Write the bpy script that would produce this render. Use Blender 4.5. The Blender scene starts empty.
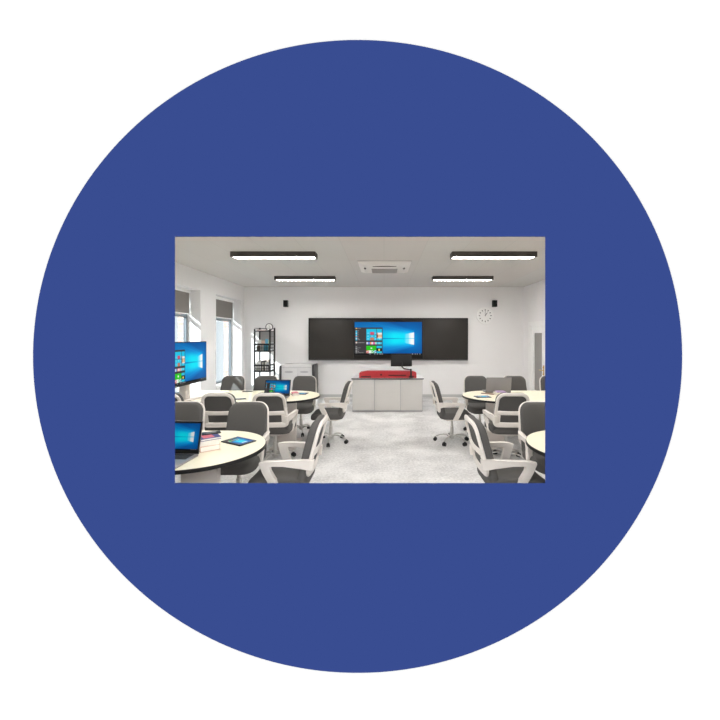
import bpy, bmesh, math, random
from mathutils import Vector, Matrix
random.seed(7)
scn = bpy.context.scene
COL = scn.collection
PI = math.pi
F = 360.0                      # focal length in pixels of the 720 px frame
EYE = 1.64

# ------------------------------------------------------------------ materials
def lin(c):
    c = c / 255.0
    return c / 12.92 if c <= 0.04045 else ((c + 0.055) / 1.055) ** 2.4
def rgb(r, g, b): return (lin(r), lin(g), lin(b), 1.0)

def mat(name, col, rough=0.5, metal=0.0, spec=0.5, var=0.04, scale=30.0, bump=0.0, emit=None, estr=0.0):
    m = bpy.data.materials.new(name); m.use_nodes = True
    nt = m.node_tree; b = nt.nodes['Principled BSDF']
    b.inputs['Roughness'].default_value = rough
    b.inputs['Metallic'].default_value = metal
    b.inputs['Specular IOR Level'].default_value = spec
    b.inputs['Base Color'].default_value = col
    if var or bump:
        tc = nt.nodes.new('ShaderNodeTexCoord')
        n = nt.nodes.new('ShaderNodeTexNoise'); n.inputs['Scale'].default_value = scale
        n.inputs['Detail'].default_value = 4
        nt.links.new(tc.outputs['Object'], n.inputs['Vector'])
        if var:
            mx = nt.nodes.new('ShaderNodeMix'); mx.data_type = 'RGBA'
            mx.inputs['A'].default_value = tuple(c * (1 - var) for c in col[:3]) + (1,)
            mx.inputs['B'].default_value = tuple(min(1, c * (1 + var)) for c in col[:3]) + (1,)
            nt.links.new(n.outputs['Fac'], mx.inputs['Factor'])
            nt.links.new(mx.outputs['Result'], b.inputs['Base Color'])
        if bump:
            bp = nt.nodes.new('ShaderNodeBump'); bp.inputs['Strength'].default_value = bump
            bp.inputs['Distance'].default_value = 0.003
            nt.links.new(n.outputs['Fac'], bp.inputs['Height'])
            nt.links.new(bp.outputs['Normal'], b.inputs['Normal'])
    if emit:
        b.inputs['Emission Color'].default_value = emit
        b.inputs['Emission Strength'].default_value = estr
    return m

M = {}
WORLD = 5.0; EXPO = 0.76; GAIN = WORLD * 2 ** EXPO      # daylight strength, exposure in stops
M['outer_white'] = mat('outer_white_paint', (1.1 / GAIN, 1.1 / GAIN, 1.1 / GAIN, 1), 1.0, spec=0, var=0)
c = rgb(57, 77, 145)
M['blue'] = mat('blue_paint', tuple(v / GAIN for v in c[:3]) + (1,), 1.0, spec=0, var=0)
M['wall'] = mat('wall_plaster', (0.90, 0.887, 0.88, 1), 0.9, spec=0.1, var=0.012, scale=3)
M['trim'] = mat('white_trim', (0.93, 0.925, 0.91, 1), 0.45, var=0.005)
M['baseboard'] = mat('grey_baseboard', (0.58, 0.58, 0.57, 1), 0.6, var=0.02)
M['lamp_body'] = mat('lamp_dark_metal', rgb(76, 69, 64), 0.5, var=0.03)
M['lamp_glow'] = mat('lamp_diffuser', (1, 1, 1, 1), 0.6, var=0, emit=(1, 0.985, 0.96, 1), estr=26.0)
M['fabric'] = mat('chair_grey_fabric', rgb(92, 90, 88), 0.85, spec=0.2, var=0.10, scale=160, bump=0.3)
M['frame'] = mat('chair_white_plastic', rgb(233, 226, 219), 0.35, var=0.01)
M['chrome'] = mat('brushed_steel', rgb(205, 202, 198), 0.28, metal=0.75, var=0.02)
M['black'] = mat('black_plastic', rgb(22, 22, 22), 0.45, var=0.05)
M['black_metal'] = mat('black_powder_metal', rgb(34, 31, 30), 0.5, var=0.05)
M['table'] = mat('table_cream_laminate', (0.95, 0.885, 0.69, 1), 0.32, var=0.03, scale=6)
M['edge'] = mat('table_black_edge', rgb(10, 10, 10), 0.5, var=0.05)
M['pedestal'] = mat('pedestal_white_metal', rgb(222, 214, 208), 0.45, var=0.01)
M['desk'] = mat('desk_pale_grey', rgb(214, 211, 207), 0.5, var=0.015, scale=4)
M['desk_top'] = mat('desk_white_top', rgb(246, 246, 246), 0.35, var=0.01)
M['desk_edge'] = mat('desk_dark_edge', rgb(58, 55, 54), 0.5, var=0.02)
M['red'] = mat('red_console', rgb(184, 30, 38), 0.4, var=0.03, scale=8)
M['dark_red'] = mat('dark_red_slot', rgb(82, 14, 18), 0.6, var=0.03)
M['board_frame'] = mat('board_frame', rgb(38, 35, 33), 0.5, spec=0.2, var=0.03)
M['board'] = mat('board_slate', rgb(58, 55, 52), 0.4, spec=0.2, var=0.10, scale=2.2)
M['blind'] = mat('blind_fabric', rgb(140, 135, 131), 0.9, spec=0.1, var=0.03, scale=80)
M['win_frame'] = mat('window_grey_frame', rgb(125, 134, 140), 0.45, var=0.02)
M['clock_face'] = mat('clock_white_face', rgb(250, 249, 247), 0.5, var=0)
M['ac'] = mat('ac_white_plastic', rgb(232, 228, 222), 0.45, var=0.01)
M['ac_grille'] = mat('ac_grey_grille', rgb(176, 172, 168), 0.6, var=0.02)
M['laptop_silver'] = mat('laptop_aluminium', rgb(150, 148, 150), 0.35, metal=0.5, var=0.02)
M['laptop_lid'] = mat('laptop_grey_lid', rgb(138, 136, 138), 0.5, metal=0.0, var=0.02)
M['key'] = mat('keyboard_black', rgb(28, 28, 30), 0.6, var=0.03)
M['paper'] = mat('paper_white', rgb(240, 236, 228), 0.9, var=0.03, scale=120)
M['door_glass'] = mat('door_grey_glass', rgb(150, 146, 142), 0.25, var=0.02)
M['brass'] = mat('brass', rgb(196, 160, 80), 0.35, metal=0.7, var=0.03)
M['cart'] = mat('cart_light_grey', rgb(206, 204, 204), 0.45, var=0.01)
M['cart_groove'] = mat('cart_handle_grey', rgb(172, 170, 172), 0.5, var=0.02)
M['cart_dark'] = mat('cart_dark_side', rgb(58, 56, 56), 0.4, var=0.03)
def plain(name, r, g, b, rough=0.5): return mat(name, rgb(r, g, b), rough, var=0.03, scale=40)

# floor: mottled light stone carpet
def floor_mat():
    m = bpy.data.materials.new('floor_mottled_grey'); m.use_nodes = True
    nt = m.node_tree; b = nt.nodes['Principled BSDF']
    b.inputs['Roughness'].default_value = 0.55; b.inputs['Specular IOR Level'].default_value = 0.25
    tc = nt.nodes.new('ShaderNodeTexCoord')
    n1 = nt.nodes.new('ShaderNodeTexNoise'); n1.inputs['Scale'].default_value = 30; n1.inputs['Detail'].default_value = 8; n1.inputs['Roughness'].default_value = 0.75
    n2 = nt.nodes.new('ShaderNodeTexNoise'); n2.inputs['Scale'].default_value = 2.2; n2.inputs['Detail'].default_value = 4
    ad = nt.nodes.new('ShaderNodeMath'); ad.operation = 'MULTIPLY_ADD'; ad.inputs[1].default_value = 0.4
    sc = nt.nodes.new('ShaderNodeMath'); sc.operation = 'MULTIPLY'; sc.inputs[1].default_value = 0.65
    rp = nt.nodes.new('ShaderNodeValToRGB')
    rp.color_ramp.elements[0].position = 0.38; rp.color_ramp.elements[0].color = (0.43, 0.42, 0.415, 1)
    rp.color_ramp.elements[1].position = 0.60; rp.color_ramp.elements[1].color = (0.78, 0.77, 0.76, 1)
    L = nt.links.new
    L(tc.outputs['Object'], n1.inputs['Vector']); L(tc.outputs['Object'], n2.inputs['Vector'])
    L(n1.outputs['Fac'], sc.inputs[0]); L(n2.outputs['Fac'], ad.inputs[0]); L(sc.outputs[0], ad.inputs[2])
    L(ad.outputs[0], rp.inputs['Fac']); L(rp.outputs['Color'], b.inputs['Base Color'])
    return m
M['floor'] = floor_mat()

def ceiling_mat():
    m = bpy.data.materials.new('ceiling_panels'); m.use_nodes = True
    nt = m.node_tree; b = nt.nodes['Principled BSDF']
    b.inputs['Roughness'].default_value = 0.9; b.inputs['Specular IOR Level'].default_value = 0.1
    tc = nt.nodes.new('ShaderNodeTexCoord')
    mp = nt.nodes.new('ShaderNodeMapping'); mp.inputs['Rotation'].default_value = (0, 0, PI / 2)
    br = nt.nodes.new('ShaderNodeTexBrick'); br.offset = 0.0
    br.inputs['Scale'].default_value = 1.0; br.inputs['Brick Width'].default_value = 3.2; br.inputs['Row Height'].default_value = 0.62
    br.inputs['Mortar Size'].default_value = 0.006; br.inputs['Mortar Smooth'].default_value = 0.4
    br.inputs['Color1'].default_value = (0.66, 0.625, 0.595, 1); br.inputs['Color2'].default_value = (0.655, 0.64, 0.61, 1)
    br.inputs['Mortar'].default_value = (0.60, 0.58, 0.55, 1)
    n = nt.nodes.new('ShaderNodeTexNoise'); n.inputs['Scale'].default_value = 1.1; n.inputs['Detail'].default_value = 3
    mx = nt.nodes.new('ShaderNodeMix'); mx.data_type = 'RGBA'; mx.blend_type = 'MULTIPLY'; mx.inputs['Factor'].default_value = 1
    rp = nt.nodes.new('ShaderNodeValToRGB')
    rp.color_ramp.elements[0].color = (0.93, 0.93, 0.93, 1); rp.color_ramp.elements[1].color = (1, 1, 1, 1)
    L = nt.links.new
    L(tc.outputs['Object'], mp.inputs['Vector']); L(mp.outputs['Vector'], br.inputs['Vector'])
    L(tc.outputs['Object'], n.inputs['Vector']); L(n.outputs['Fac'], rp.inputs['Fac'])
    L(br.outputs['Color'], mx.inputs['A']); L(rp.outputs['Color'], mx.inputs['B']); L(mx.outputs['Result'], b.inputs['Base Color'])
    return m
M['ceiling'] = ceiling_mat()

def brick_mat():
    m = bpy.data.materials.new('outer_brick'); m.use_nodes = True
    nt = m.node_tree; b = nt.nodes['Principled BSDF']; b.inputs['Roughness'].default_value = 0.9
    tc = nt.nodes.new('ShaderNodeTexCoord')
    mp = nt.nodes.new('ShaderNodeMapping'); mp.inputs['Rotation'].default_value = (PI / 2, 0, 0)
    br = nt.nodes.new('ShaderNodeTexBrick'); br.inputs['Scale'].default_value = 1.0
    br.inputs['Brick Width'].default_value = 0.22; br.inputs['Row Height'].default_value = 0.075; br.inputs['Mortar Size'].default_value = 0.008
    br.inputs['Color1'].default_value = (0.50, 0.29, 0.23, 1); br.inputs['Color2'].default_value = (0.58, 0.36, 0.29, 1)
    br.inputs['Mortar'].default_value = (0.78, 0.74, 0.70, 1)
    nt.links.new(tc.outputs['Object'], mp.inputs['Vector']); nt.links.new(mp.outputs['Vector'], br.inputs['Vector'])
    nt.links.new(br.outputs['Color'], b.inputs['Base Color'])
    return m
M['brick'] = brick_mat()

def glass_mat():
    m = bpy.data.materials.new('window_glass'); m.use_nodes = True
    nt = m.node_tree
    for n in list(nt.nodes):
        if n.type == 'BSDF_PRINCIPLED': nt.nodes.remove(n)
    out = [n for n in nt.nodes if n.type == 'OUTPUT_MATERIAL'][0]
    t = nt.nodes.new('ShaderNodeBsdfTransparent'); t.inputs['Color'].default_value = (0.308, 0.328, 0.338, 1)
    g = nt.nodes.new('ShaderNodeBsdfGlossy'); g.inputs['Roughness'].default_value = 0.02
    mx = nt.nodes.new('ShaderNodeMixShader'); mx.inputs[0].default_value = 0.05
    nt.links.new(t.outputs[0], mx.inputs[1]); nt.links.new(g.outputs[0], mx.inputs[2])
    nt.links.new(mx.outputs[0], out.inputs['Surface'])
    return m
M['glass'] = glass_mat()

def screen_mat(strength=1.0):
    m = bpy.data.materials.new('lit_screen'); m.use_nodes = True
    nt = m.node_tree; b = nt.nodes['Principled BSDF']
    b.inputs['Base Color'].default_value = (0.004, 0.004, 0.004, 1); b.inputs['Roughness'].default_value = 0.35; b.inputs['Specular IOR Level'].default_value = 0.08
    a = nt.nodes.new('ShaderNodeVertexColor'); a.layer_name = 'Col'
    nt.links.new(a.outputs['Color'], b.inputs['Emission Color']); b.inputs['Emission Strength'].default_value = strength
    return m
M['screen'] = screen_mat(0.97 / 2 ** EXPO)
M['screen_dim'] = screen_mat(0.62 / 2 ** EXPO)

# ------------------------------------------------------------------ mesh helpers
class MB:
    def __init__(s): s.bm = bmesh.new(); s.mi = 0
    def box(s, c, d, bev=0.0, seg=2, rot=None):
        r = bmesh.ops.create_cube(s.bm, size=1.0)
        vs = r['verts']
        bmesh.ops.scale(s.bm, vec=d, verts=vs)
        if bev > 0:
            es = list({e for v in vs for e in v.link_edges})
            rb = bmesh.ops.bevel(s.bm, geom=es, offset=bev, segments=seg, profile=0.5, affect='EDGES')
            vs = list({v for f in rb['faces'] for v in f.verts} | {v for v in vs if v.is_valid})
        mt = Matrix.Translation(c)
        if rot is not None: mt = mt @ rot
        bmesh.ops.transform(s.bm, matrix=mt, verts=vs)
        return s
    def b2(s, x0, x1, y0, y1, z0, z1, bev=0.0, seg=2):
        return s.box(((x0 + x1) / 2, (y0 + y1) / 2, (z0 + z1) / 2), (abs(x1 - x0), abs(y1 - y0), abs(z1 - z0)), bev, seg)
    def cyl(s, p0, p1, r0, r1=None, seg=16):
        p0, p1 = Vector(p0), Vector(p1); r1 = r0 if r1 is None else r1
        d = p1 - p0
        q = d.to_track_quat('Z', 'Y').to_matrix().to_4x4()
        bmesh.ops.create_cone(s.bm, cap_ends=True, segments=seg, radius1=r0, radius2=r1, depth=d.length,
                              matrix=Matrix.Translation((p0 + p1) / 2) @ q)
        return s
    def tube(s, pts, r, seg=8, closed=False, flat=1.0, up=(0, 0, 1)):
        """sweep an elliptical section (r across, r*flat along 'up'-ish normal)"""
        pts = [Vector(p) for p in pts]; n = len(pts); rings = []
        rr = r if isinstance(r, (list, tuple)) else [r] * n
        for i, p in enumerate(pts):
            a = pts[(i - 1) % n] if (closed or i > 0) else p
            b = pts[(i + 1) % n] if (closed or i < n - 1) else p
            t = (b - a).normalized()
            u = Vector(up)
            sd = t.cross(u)
            if sd.length < 1e-4: sd = t.cross(Vector((0, 1, 0)))
            sd.normalize(); nn = sd.cross(t).normalized()
            rings.append([s.bm.verts.new(p + sd * (math.cos(k / seg * 2 * PI) * rr[i]) + nn * (math.sin(k / seg * 2 * PI) * rr[i] * flat)) for k in range(seg)])
        m = n if closed else n - 1
        for i in range(m):
            A, B = rings[i], rings[(i + 1) % n]
            for k in range(seg):
                s.bm.faces.new((A[k], A[(k + 1) % seg], B[(k + 1) % seg], B[k]))
        if not closed:
            s.bm.faces.new(rings[0][::-1]); s.bm.faces.new(rings[-1])
        return s
    def lathe(s, prof, c=(0, 0, 0), seg=24):
        c = Vector(c); rings = []
        for r, z in prof:
            rings.append([s.bm.verts.new(c + Vector((r * math.cos(k / seg * 2 * PI), r * math.sin(k / seg * 2 * PI), z))) for k in range(seg)])
        for i in range(len(rings) - 1):
            for k in range(seg):
                s.bm.faces.new((rings[i][k], rings[i][(k + 1) % seg], rings[i + 1][(k + 1) % seg], rings[i + 1][k]))
        s.bm.faces.new(rings[0][::-1]); s.bm.faces.new(rings[-1])
        return s
    def prism(s, poly, lo, hi, fn, bev=0.0):
        """poly: 2D points, extruded from lo to hi; fn(a,b,t)->xyz"""
        A = [s.bm.verts.new(fn(a, b, lo)) for a, b in poly]
        B = [s.bm.verts.new(fn(a, b, hi)) for a, b in poly]
        n = len(poly); fs = [s.bm.faces.new(A[::-1]), s.bm.faces.new(B)]
        for i in range(n): fs.append(s.bm.faces.new((A[i], A[(i + 1) % n], B[(i + 1) % n], B[i])))
        if bev:
            es = list({e for f in fs[:2] for e in f.edges})
            bmesh.ops.bevel(s.bm, geom=es, offset=bev, segments=2, profile=0.5, affect='EDGES')
        return s
    def pillow(s, outline, th, fn, edge=0.02, crown=0.0):
        """rounded cushion from an outline; th = half thickness; fn(a,b,h)->xyz"""
        n = len(outline)
        ca = sum(a for a, b in outline) / n; cb = sum(b for a, b in outline) / n
        R = max(math.hypot(a - ca, b - cb) for a, b in outline)
        e = edge / R
        prof = []
        for k in range(5):
            t = k / 4 * PI / 2
            prof.append((1 - e + e * math.cos(t), math.sin(t)))
        prof += [(0.8, 1 + crown * 0.36), (0.55, 1 + crown * 0.7), (0.28, 1 + crown * 0.92)]
        def ring(sc, h): return [s.bm.verts.new(fn(ca + (a - ca) * sc, cb + (b - cb) * sc, h)) for a, b in outline]
        rings = [ring(sc, -h * th) for sc, h in reversed(prof)] + [ring(sc, h * th) for sc, h in prof[1:]]
        for i in range(len(rings) - 1):
            for k in range(n):
                s.bm.faces.new((rings[i][k], rings[i][(k + 1) % n], rings[i + 1][(k + 1) % n], rings[i + 1][k]))
        for rg, sg in ((rings[0], -1), (rings[-1], 1)):
            cv = s.bm.verts.new(fn(ca, cb, sg * th * (1 + crown)))
            for k in range(n):
                s.bm.faces.new((rg[k], rg[(k + 1) % n], cv) if sg > 0 else (rg[(k + 1) % n], rg[k], cv))
        return s
    def build(s, name, m, parent=None, smooth=True, loc=None, rot=None):
        bmesh.ops.recalc_face_normals(s.bm, faces=s.bm.faces)
        me = bpy.data.meshes.new(name); s.bm.to_mesh(me); s.bm.free()
        me.materials.append(m)
        if smooth:
            for p in me.polygons: p.use_smooth = True
            try: me.set_sharp_from_angle(angle=math.radians(38))
            except Exception: pass
        o = bpy.data.objects.new(name, me); COL.objects.link(o)
        if parent: o.parent = parent
        if loc: o.location = loc
        if rot: o.rotation_euler = rot
        return o

def rounded(w0, w1, z0, z1, r0, r1, n=6):
    """rounded trapezoid outline: bottom width w0 at z0, top width w1 at z1"""
    pts = []
    cs = [(w0 / 2 - r0, z0 + r0, r0, -PI / 2), (w1 / 2 - r1, z1 - r1, r1, 0), (-w1 / 2 + r1, z1 - r1, r1, PI / 2), (-w0 / 2 + r0, z0 + r0, r0, PI)]
    for cx, cz, r, a0 in cs:
        for k in range(n + 1):
            a = a0 + k / n * PI / 2
            pts.append((cx + r * math.cos(a), cz + r * math.sin(a)))
    return pts

def densify(pts, step=0.03):
    out = []
    n = len(pts)
    for i in range(n):
        a, b = pts[i], pts[(i + 1) % n]
        d = math.hypot(b[0] - a[0], b[1] - a[1]); k = max(1, int(d / step))
        for j in range(k): out.append((a[0] + (b[0] - a[0]) * j / k, a[1] + (b[1] - a[1]) * j / k))
    return out

def tag(o, label, cat, group=None):
    o['label'] = label; o['category'] = cat
    if group: o['group'] = group
    return o
def thing(name, label, cat, loc=(0, 0, 0), rz=0.0, group=None):
    o = bpy.data.objects.new(name, None); COL.objects.link(o)
    o.location = loc; o.rotation_euler = (0, 0, rz); o.empty_display_size = 0.1
    return tag(o, label, cat, group)
def struct(o): o['kind'] = 'structure'; return o
def copy_tree(o, parent=None):
    c_ = o.copy(); COL.objects.link(c_)
    if parent: c_.parent = parent
    for ch in list(o.children): copy_tree(ch, c_)
    return c_

# ------------------------------------------------------------------ camera, world
cam = bpy.data.cameras.new('camera'); co = bpy.data.objects.new('camera', cam); COL.objects.link(co)
co.location = (0, 0, EYE); co.rotation_euler = (PI / 2, 0, 0)
cam.sensor_width = 36; cam.lens = 36 * F / 720
cam.shift_x = (360 - 384) / 720; cam.shift_y = (337 - 360) / 720
cam.clip_start = 0.05
scn.camera = co
w = bpy.data.worlds.new('world'); scn.world = w; w.use_nodes = True
w.node_tree.nodes['Background'].inputs['Color'].default_value = (1, 1, 1, 1)
w.node_tree.nodes['Background'].inputs['Strength'].default_value = WORLD
scn.view_settings.view_transform = 'Standard'; scn.view_settings.look = 'None'
scn.view_settings.exposure = EXPO; scn.view_settings.gamma = 1
scn.cycles.max_bounces = 10; scn.cycles.diffuse_bounces = 8
scn.cycles.sample_clamp_indirect = 8
scn.cycles.caustics_reflective = False; scn.cycles.caustics_refractive = False

def P(px, py, Y):   # pixel of the frame -> point at depth Y
    s = F / Y
    return Vector(((px - 384) / s, Y, EYE - (py - 337) / s))

# ------------------------------------------------------------------ setting
XL, XR, YB, H = -3.8, 3.8, 9.8, 3.0
YW0, YW1 = 1.50, 1.62          # front wall
XO = -4.13
WIN = [(8.14, 9.60), (6.00, 7.455), (3.86, 5.315)]  # last opening lies out of view, added to let in more daylight
WZ0, WZ1 = 0.50, 2.61
struct(MB().b2(XO, XR + 0.2, YW1 - 0.06, YB + 0.2, -0.15, 0).build('floor', M['floor'], smooth=False))
struct(MB().b2(XO, XR + 0.2, YW1 - 0.06, YB + 0.2, H, H + 0.2).build('ceiling', M['ceiling'], smooth=False))
struct(MB().b2(XO, XR + 0.2, YB, YB + 0.2, 0, H).build('wall_back', M['wall'], smooth=False))

def wall_cells(mb, x0, x1, y0, y1, z0, z1, holes):
    ys = sorted({y0, y1, *[h for hh in holes for h in hh[:2]]})
    for a, b in zip(ys[:-1], ys[1:]):
        hh = [h for h in holes if h[0] <= a + 1e-6 and b <= h[1] + 1e-6]
        if not hh: mb.b2(x0, x1, a, b, z0, z1); continue
        h = hh[0]
        if h[2] > z0: mb.b2(x0, x1, a, b, z0, h[2])
        if h[3] < z1: mb.b2(x0, x1, a, b, h[3], z1)
    return mb
wh = [(a, b, WZ0, WZ1) for a, b in WIN]
wl = struct(wall_cells(MB(), XO, XL, YW1, YB, 0, H, wh).build('wall_left', M['wall'], smooth=False))
wall_cells(MB(), XO - 0.14, XO, YW1, YB + 0.2, -0.15, H + 0.2, wh).build('brick_facing', M['brick'], wl, smooth=False)
DY0, DY1, DZ = 8.36, 9.36, 1.95
struct(wall_cells(MB(), XR, XR + 0.2, YW1, YB, 0, H, [(DY0, DY1, 0, DZ)]).build('wall_right', M['wall'], smooth=False))

# front wall with splayed rectangular opening, and the round blue panel on it
def front_opening():
    k = YW0 - 0.012
    x0, x1 = (175.0 - 384) / F * k, (545.1 - 384) / F * k
    z1, z0 = EYE + (337 - 236.8) / F * k, EYE - (483.1 - 337) / F * k
    return x0, x1, z0, z1
ox0, ox1, oz0, oz1 = front_opening()
bm = bmesh.new()
def rect(x0, x1, z0, z1, y): return [bm.verts.new(v) for v in ((x0, y, z0), (x1, y, z0), (x1, y, z1), (x0, y, z1))]
e1, e2 = 0.03, 0.26
A = rect(-5.2, 5.2, -0.6, 3.9, YW0); B = rect(ox0 - e1, ox1 + e1, oz0 - e1, oz1 + e1, YW0)
Cc = rect(-5.2, 5.2, -0.6, 3.9, YW1); D = rect(ox0 - e2, ox1 + e2, oz0 - 0.2, oz1 + e2, YW1)
for i in range(4):
    j = (i + 1) % 4
    bm.faces.new((A[i], A[j], B[j], B[i])); bm.faces.new((C_ := Cc)[i:i+1] + [D[i], D[j], Cc[j]])
    bm.faces.new((B[i], B[j], D[j], D[i])); bm.faces.new((A[i], Cc[i], Cc[j], A[j]))
mb = MB(); mb.bm.free(); mb.bm = bm
struct(mb.build('wall_front', M['outer_white'], smooth=False))

k = YW0 - 0.012
ecx, ecz = (357.6 - 384) / F * k, EYE - (356.4 - 337) / F * k
ea, eb = 324.6 / F * k, 316.5 / F * k
bm = bmesh.new(); N = 256
# ring mesh between the ellipse and the rectangular cut-out
def rect_point(a):
    dx, dz = math.cos(a), math.sin(a)
    rcx, rcz = (ox0 + ox1) / 2, (oz0 + oz1) / 2
    t = min((ox1 - ox0) / 2 / abs(dx) if abs(dx) > 1e-9 else 9e9, (oz1 - oz0) / 2 / abs(dz) if abs(dz) > 1e-9 else 9e9)
    return rcx + dx * t, rcz + dz * t
rcx, rcz = (ox0 + ox1) / 2, (oz0 + oz1) / 2
angs = sorted([i / N * 2 * PI for i in range(N)] + [math.atan2(z - rcz, x - rcx) % (2 * PI) for x in (ox0, ox1) for z in (oz0, oz1)])
def ell_point(a):
    # ray from the rectangle's centre to the ellipse
    dx, dz = math.cos(a), math.sin(a); px, pz = rcx - ecx, rcz - ecz
    qa = (dx / ea) ** 2 + (dz / eb) ** 2; qb = 2 * (px * dx / ea ** 2 + pz * dz / eb ** 2); qc = (px / ea) ** 2 + (pz / eb) ** 2 - 1
    t = (-qb + math.sqrt(qb * qb - 4 * qa * qc)) / (2 * qa)
    return rcx + dx * t, rcz + dz * t
rows = []
for y in (k, YW0 - 0.0005):
    sp = 1.0 if y == k else 1.03      # the cut-out's edge is splayed a little towards the room
    rows.append([[bm.verts.new((rcx + (x - rcx) * sp, y, rcz + (z - rcz) * sp)) for x, z in map(rect_point, angs)],
                 [bm.verts.new((x, y, z)) for x, z in map(ell_point, angs)]])
n = len(angs)
for i in range(n):
    j = (i + 1) % n
    (ri, re), (qi, qe) = rows
    bm.faces.new((ri[i], ri[j], re[j], re[i])); bm.faces.new((qi[j], qi[i], qe[i], qe[j]))
    bm.faces.new((re[i], re[j], qe[j], qe[i])); bm.faces.new((ri[j], ri[i], qi[i], qi[j]))
mb = MB(); mb.bm.free(); mb.bm = bm
tag(mb.build('round_blue_panel', M['blue'], smooth=False), 'large round blue panel with a rectangular opening on the white outer wall', 'wall panel')

struct(MB().b2(XL + 0.012, XR - 0.012, YB - 0.012, YB, 0, 0.08).build('baseboard_back', M['baseboard'], smooth=False))
struct(MB().b2(XL, XL + 0.012, YW1, YB, 0, 0.08).build('baseboard_left', M['baseboard'], smooth=False))
struct(MB().b2(XR - 0.012, XR, DY1 + 0.09, YB - 0.012, 0, 0.08).b2(XR - 0.012, XR, YW1, DY0 - 0.09, 0, 0.08).build('baseboard_right', M['baseboard'], smooth=False))

# windows; the nearest is unseen, added to brighten the room
for i, (a, b) in enumerate(WIN):
    f = MB(); x0, x1 = XO, XO + 0.06; t = 0.05
    f.b2(x0, x1, a, a + t, WZ0, WZ1).b2(x0, x1, b - t, b, WZ0, WZ1)
    f.b2(x0, x1, a + t, b - t, WZ0, WZ0 + t).b2(x0, x1, a + t, b - t, WZ1 - t, WZ1)
    f.b2(x0, x1, a + t, b - t, 2.05, 2.105)
    wo = struct(f.build('window_%d' % (i + 1), M['win_frame'], smooth=False))
    MB().b2(x0 + 0.026, x0 + 0.034, a + t, b - t, WZ0 + t, 2.05).build('glass_pane', M['glass'], wo, smooth=False)
    MB().b2(x0 + 0.026, x0 + 0.034, a + t, b - t, 2.105, WZ1 - t).build('glass_pane', M['glass'], wo, smooth=False)
    MB().b2(x1, XL + 0.02, a, b, WZ0 - 0.03, WZ0 + 0.002, 0.004).build('window_sill', M['trim'], wo)
    lab = ['grey roller blind half lowered over the far window beside the black rack', 'grey roller blind half lowered over the nearer window above the large display', 'grey roller blind half lowered over the unseen window added for daylight beyond the left edge'][i]
    t_ = thing('roller_blind', lab, 'blind', (XO + 0.1, (a + b) / 2, WZ1), group='roller blinds in the windows')
    hw = (b - a) / 2 - 0.022
    MB().b2(-0.003, 0.003, -hw, hw, -0.48, -0.02).build('blind_cloth', M['blind'], t_, smooth=False)
    MB().b2(-0.03, 0.035, -hw - 0.015, hw + 0.015, -0.06, 0, 0.01).build('cassette', M['trim'], t_)
    MB().b2(-0.008, 0.008, -hw, hw, -0.50, -0.48, 0.004).build('bottom_bar', M['trim'], t_)

# door in the right wall
d = struct(MB().b2(XR + 0.03, XR + 0.075, DY0 + 0.04, DY1 - 0.04, 0.01, DZ - 0.04).build('door_1', M['trim'], smooth=False))
MB().b2(XR + 0.024, XR + 0.0299, 8.70, 9.14, 0.30, 1.74).build('door_glass', M['door_glass'], d, smooth=False)
g = MB()
g.b2(XR + 0.016, XR + 0.0299, 8.68, 8.70, 0.28, 1.76).b2(XR + 0.016, XR + 0.0299, 9.14, 9.16, 0.28, 1.76)
g.b2(XR + 0.016, XR + 0.0299, 8.70, 9.14, 0.28, 0.30).b2(XR + 0.016, XR + 0.0299, 8.70, 9.14, 1.74, 1.76)
g.build('glazing_bead', M['trim'], d, smooth=False)
g = MB(); g.b2(XR + 0.021, XR + 0.0299, 8.60, 8.65, 0.70, 0.96, 0.004); g.cyl((XR + 0.03, 8.62, 0.84), (XR - 0.035, 8.62, 0.84), 0.01)
g.cyl((XR - 0.03, 8.62, 0.84), (XR - 0.03, 8.74, 0.84), 0.010); g.cyl((XR + 0.03, 8.62, 0.91), (XR + 0.0, 8.62, 0.91), 0.014); g.cyl((XR + 0.03, 8.62, 0.75), (XR + 0.0, 8.62, 0.75), 0.014)
g.build('door_handle', M['brass'], d)
g = MB(); x0, x1 = XR - 0.018, XR - 0.0005
g.b2(x0, x1, DY1 - 0.01, DY1 + 0.08, 0, DZ + 0.08).b2(x0, x1, DY0 - 0.08, DY0 + 0.01, 0, DZ + 0.08).b2(x0, x1, DY0 + 0.01, DY1 - 0.01, DZ - 0.01, DZ + 0.08)
g.b2(XR + 0.0005, XR + 0.08, DY1 - 0.038, DY1 - 0.001, 0.001, DZ - 0.001).b2(XR + 0.0005, XR + 0.08, DY0 + 0.001, DY0 + 0.038, 0.001, DZ - 0.001).b2(XR + 0.0005, XR + 0.08, DY0 + 0.04, DY1 - 0.04, DZ - 0.038, DZ - 0.001)
struct(g.build('trim_1', M['trim'], smooth=False))

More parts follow.
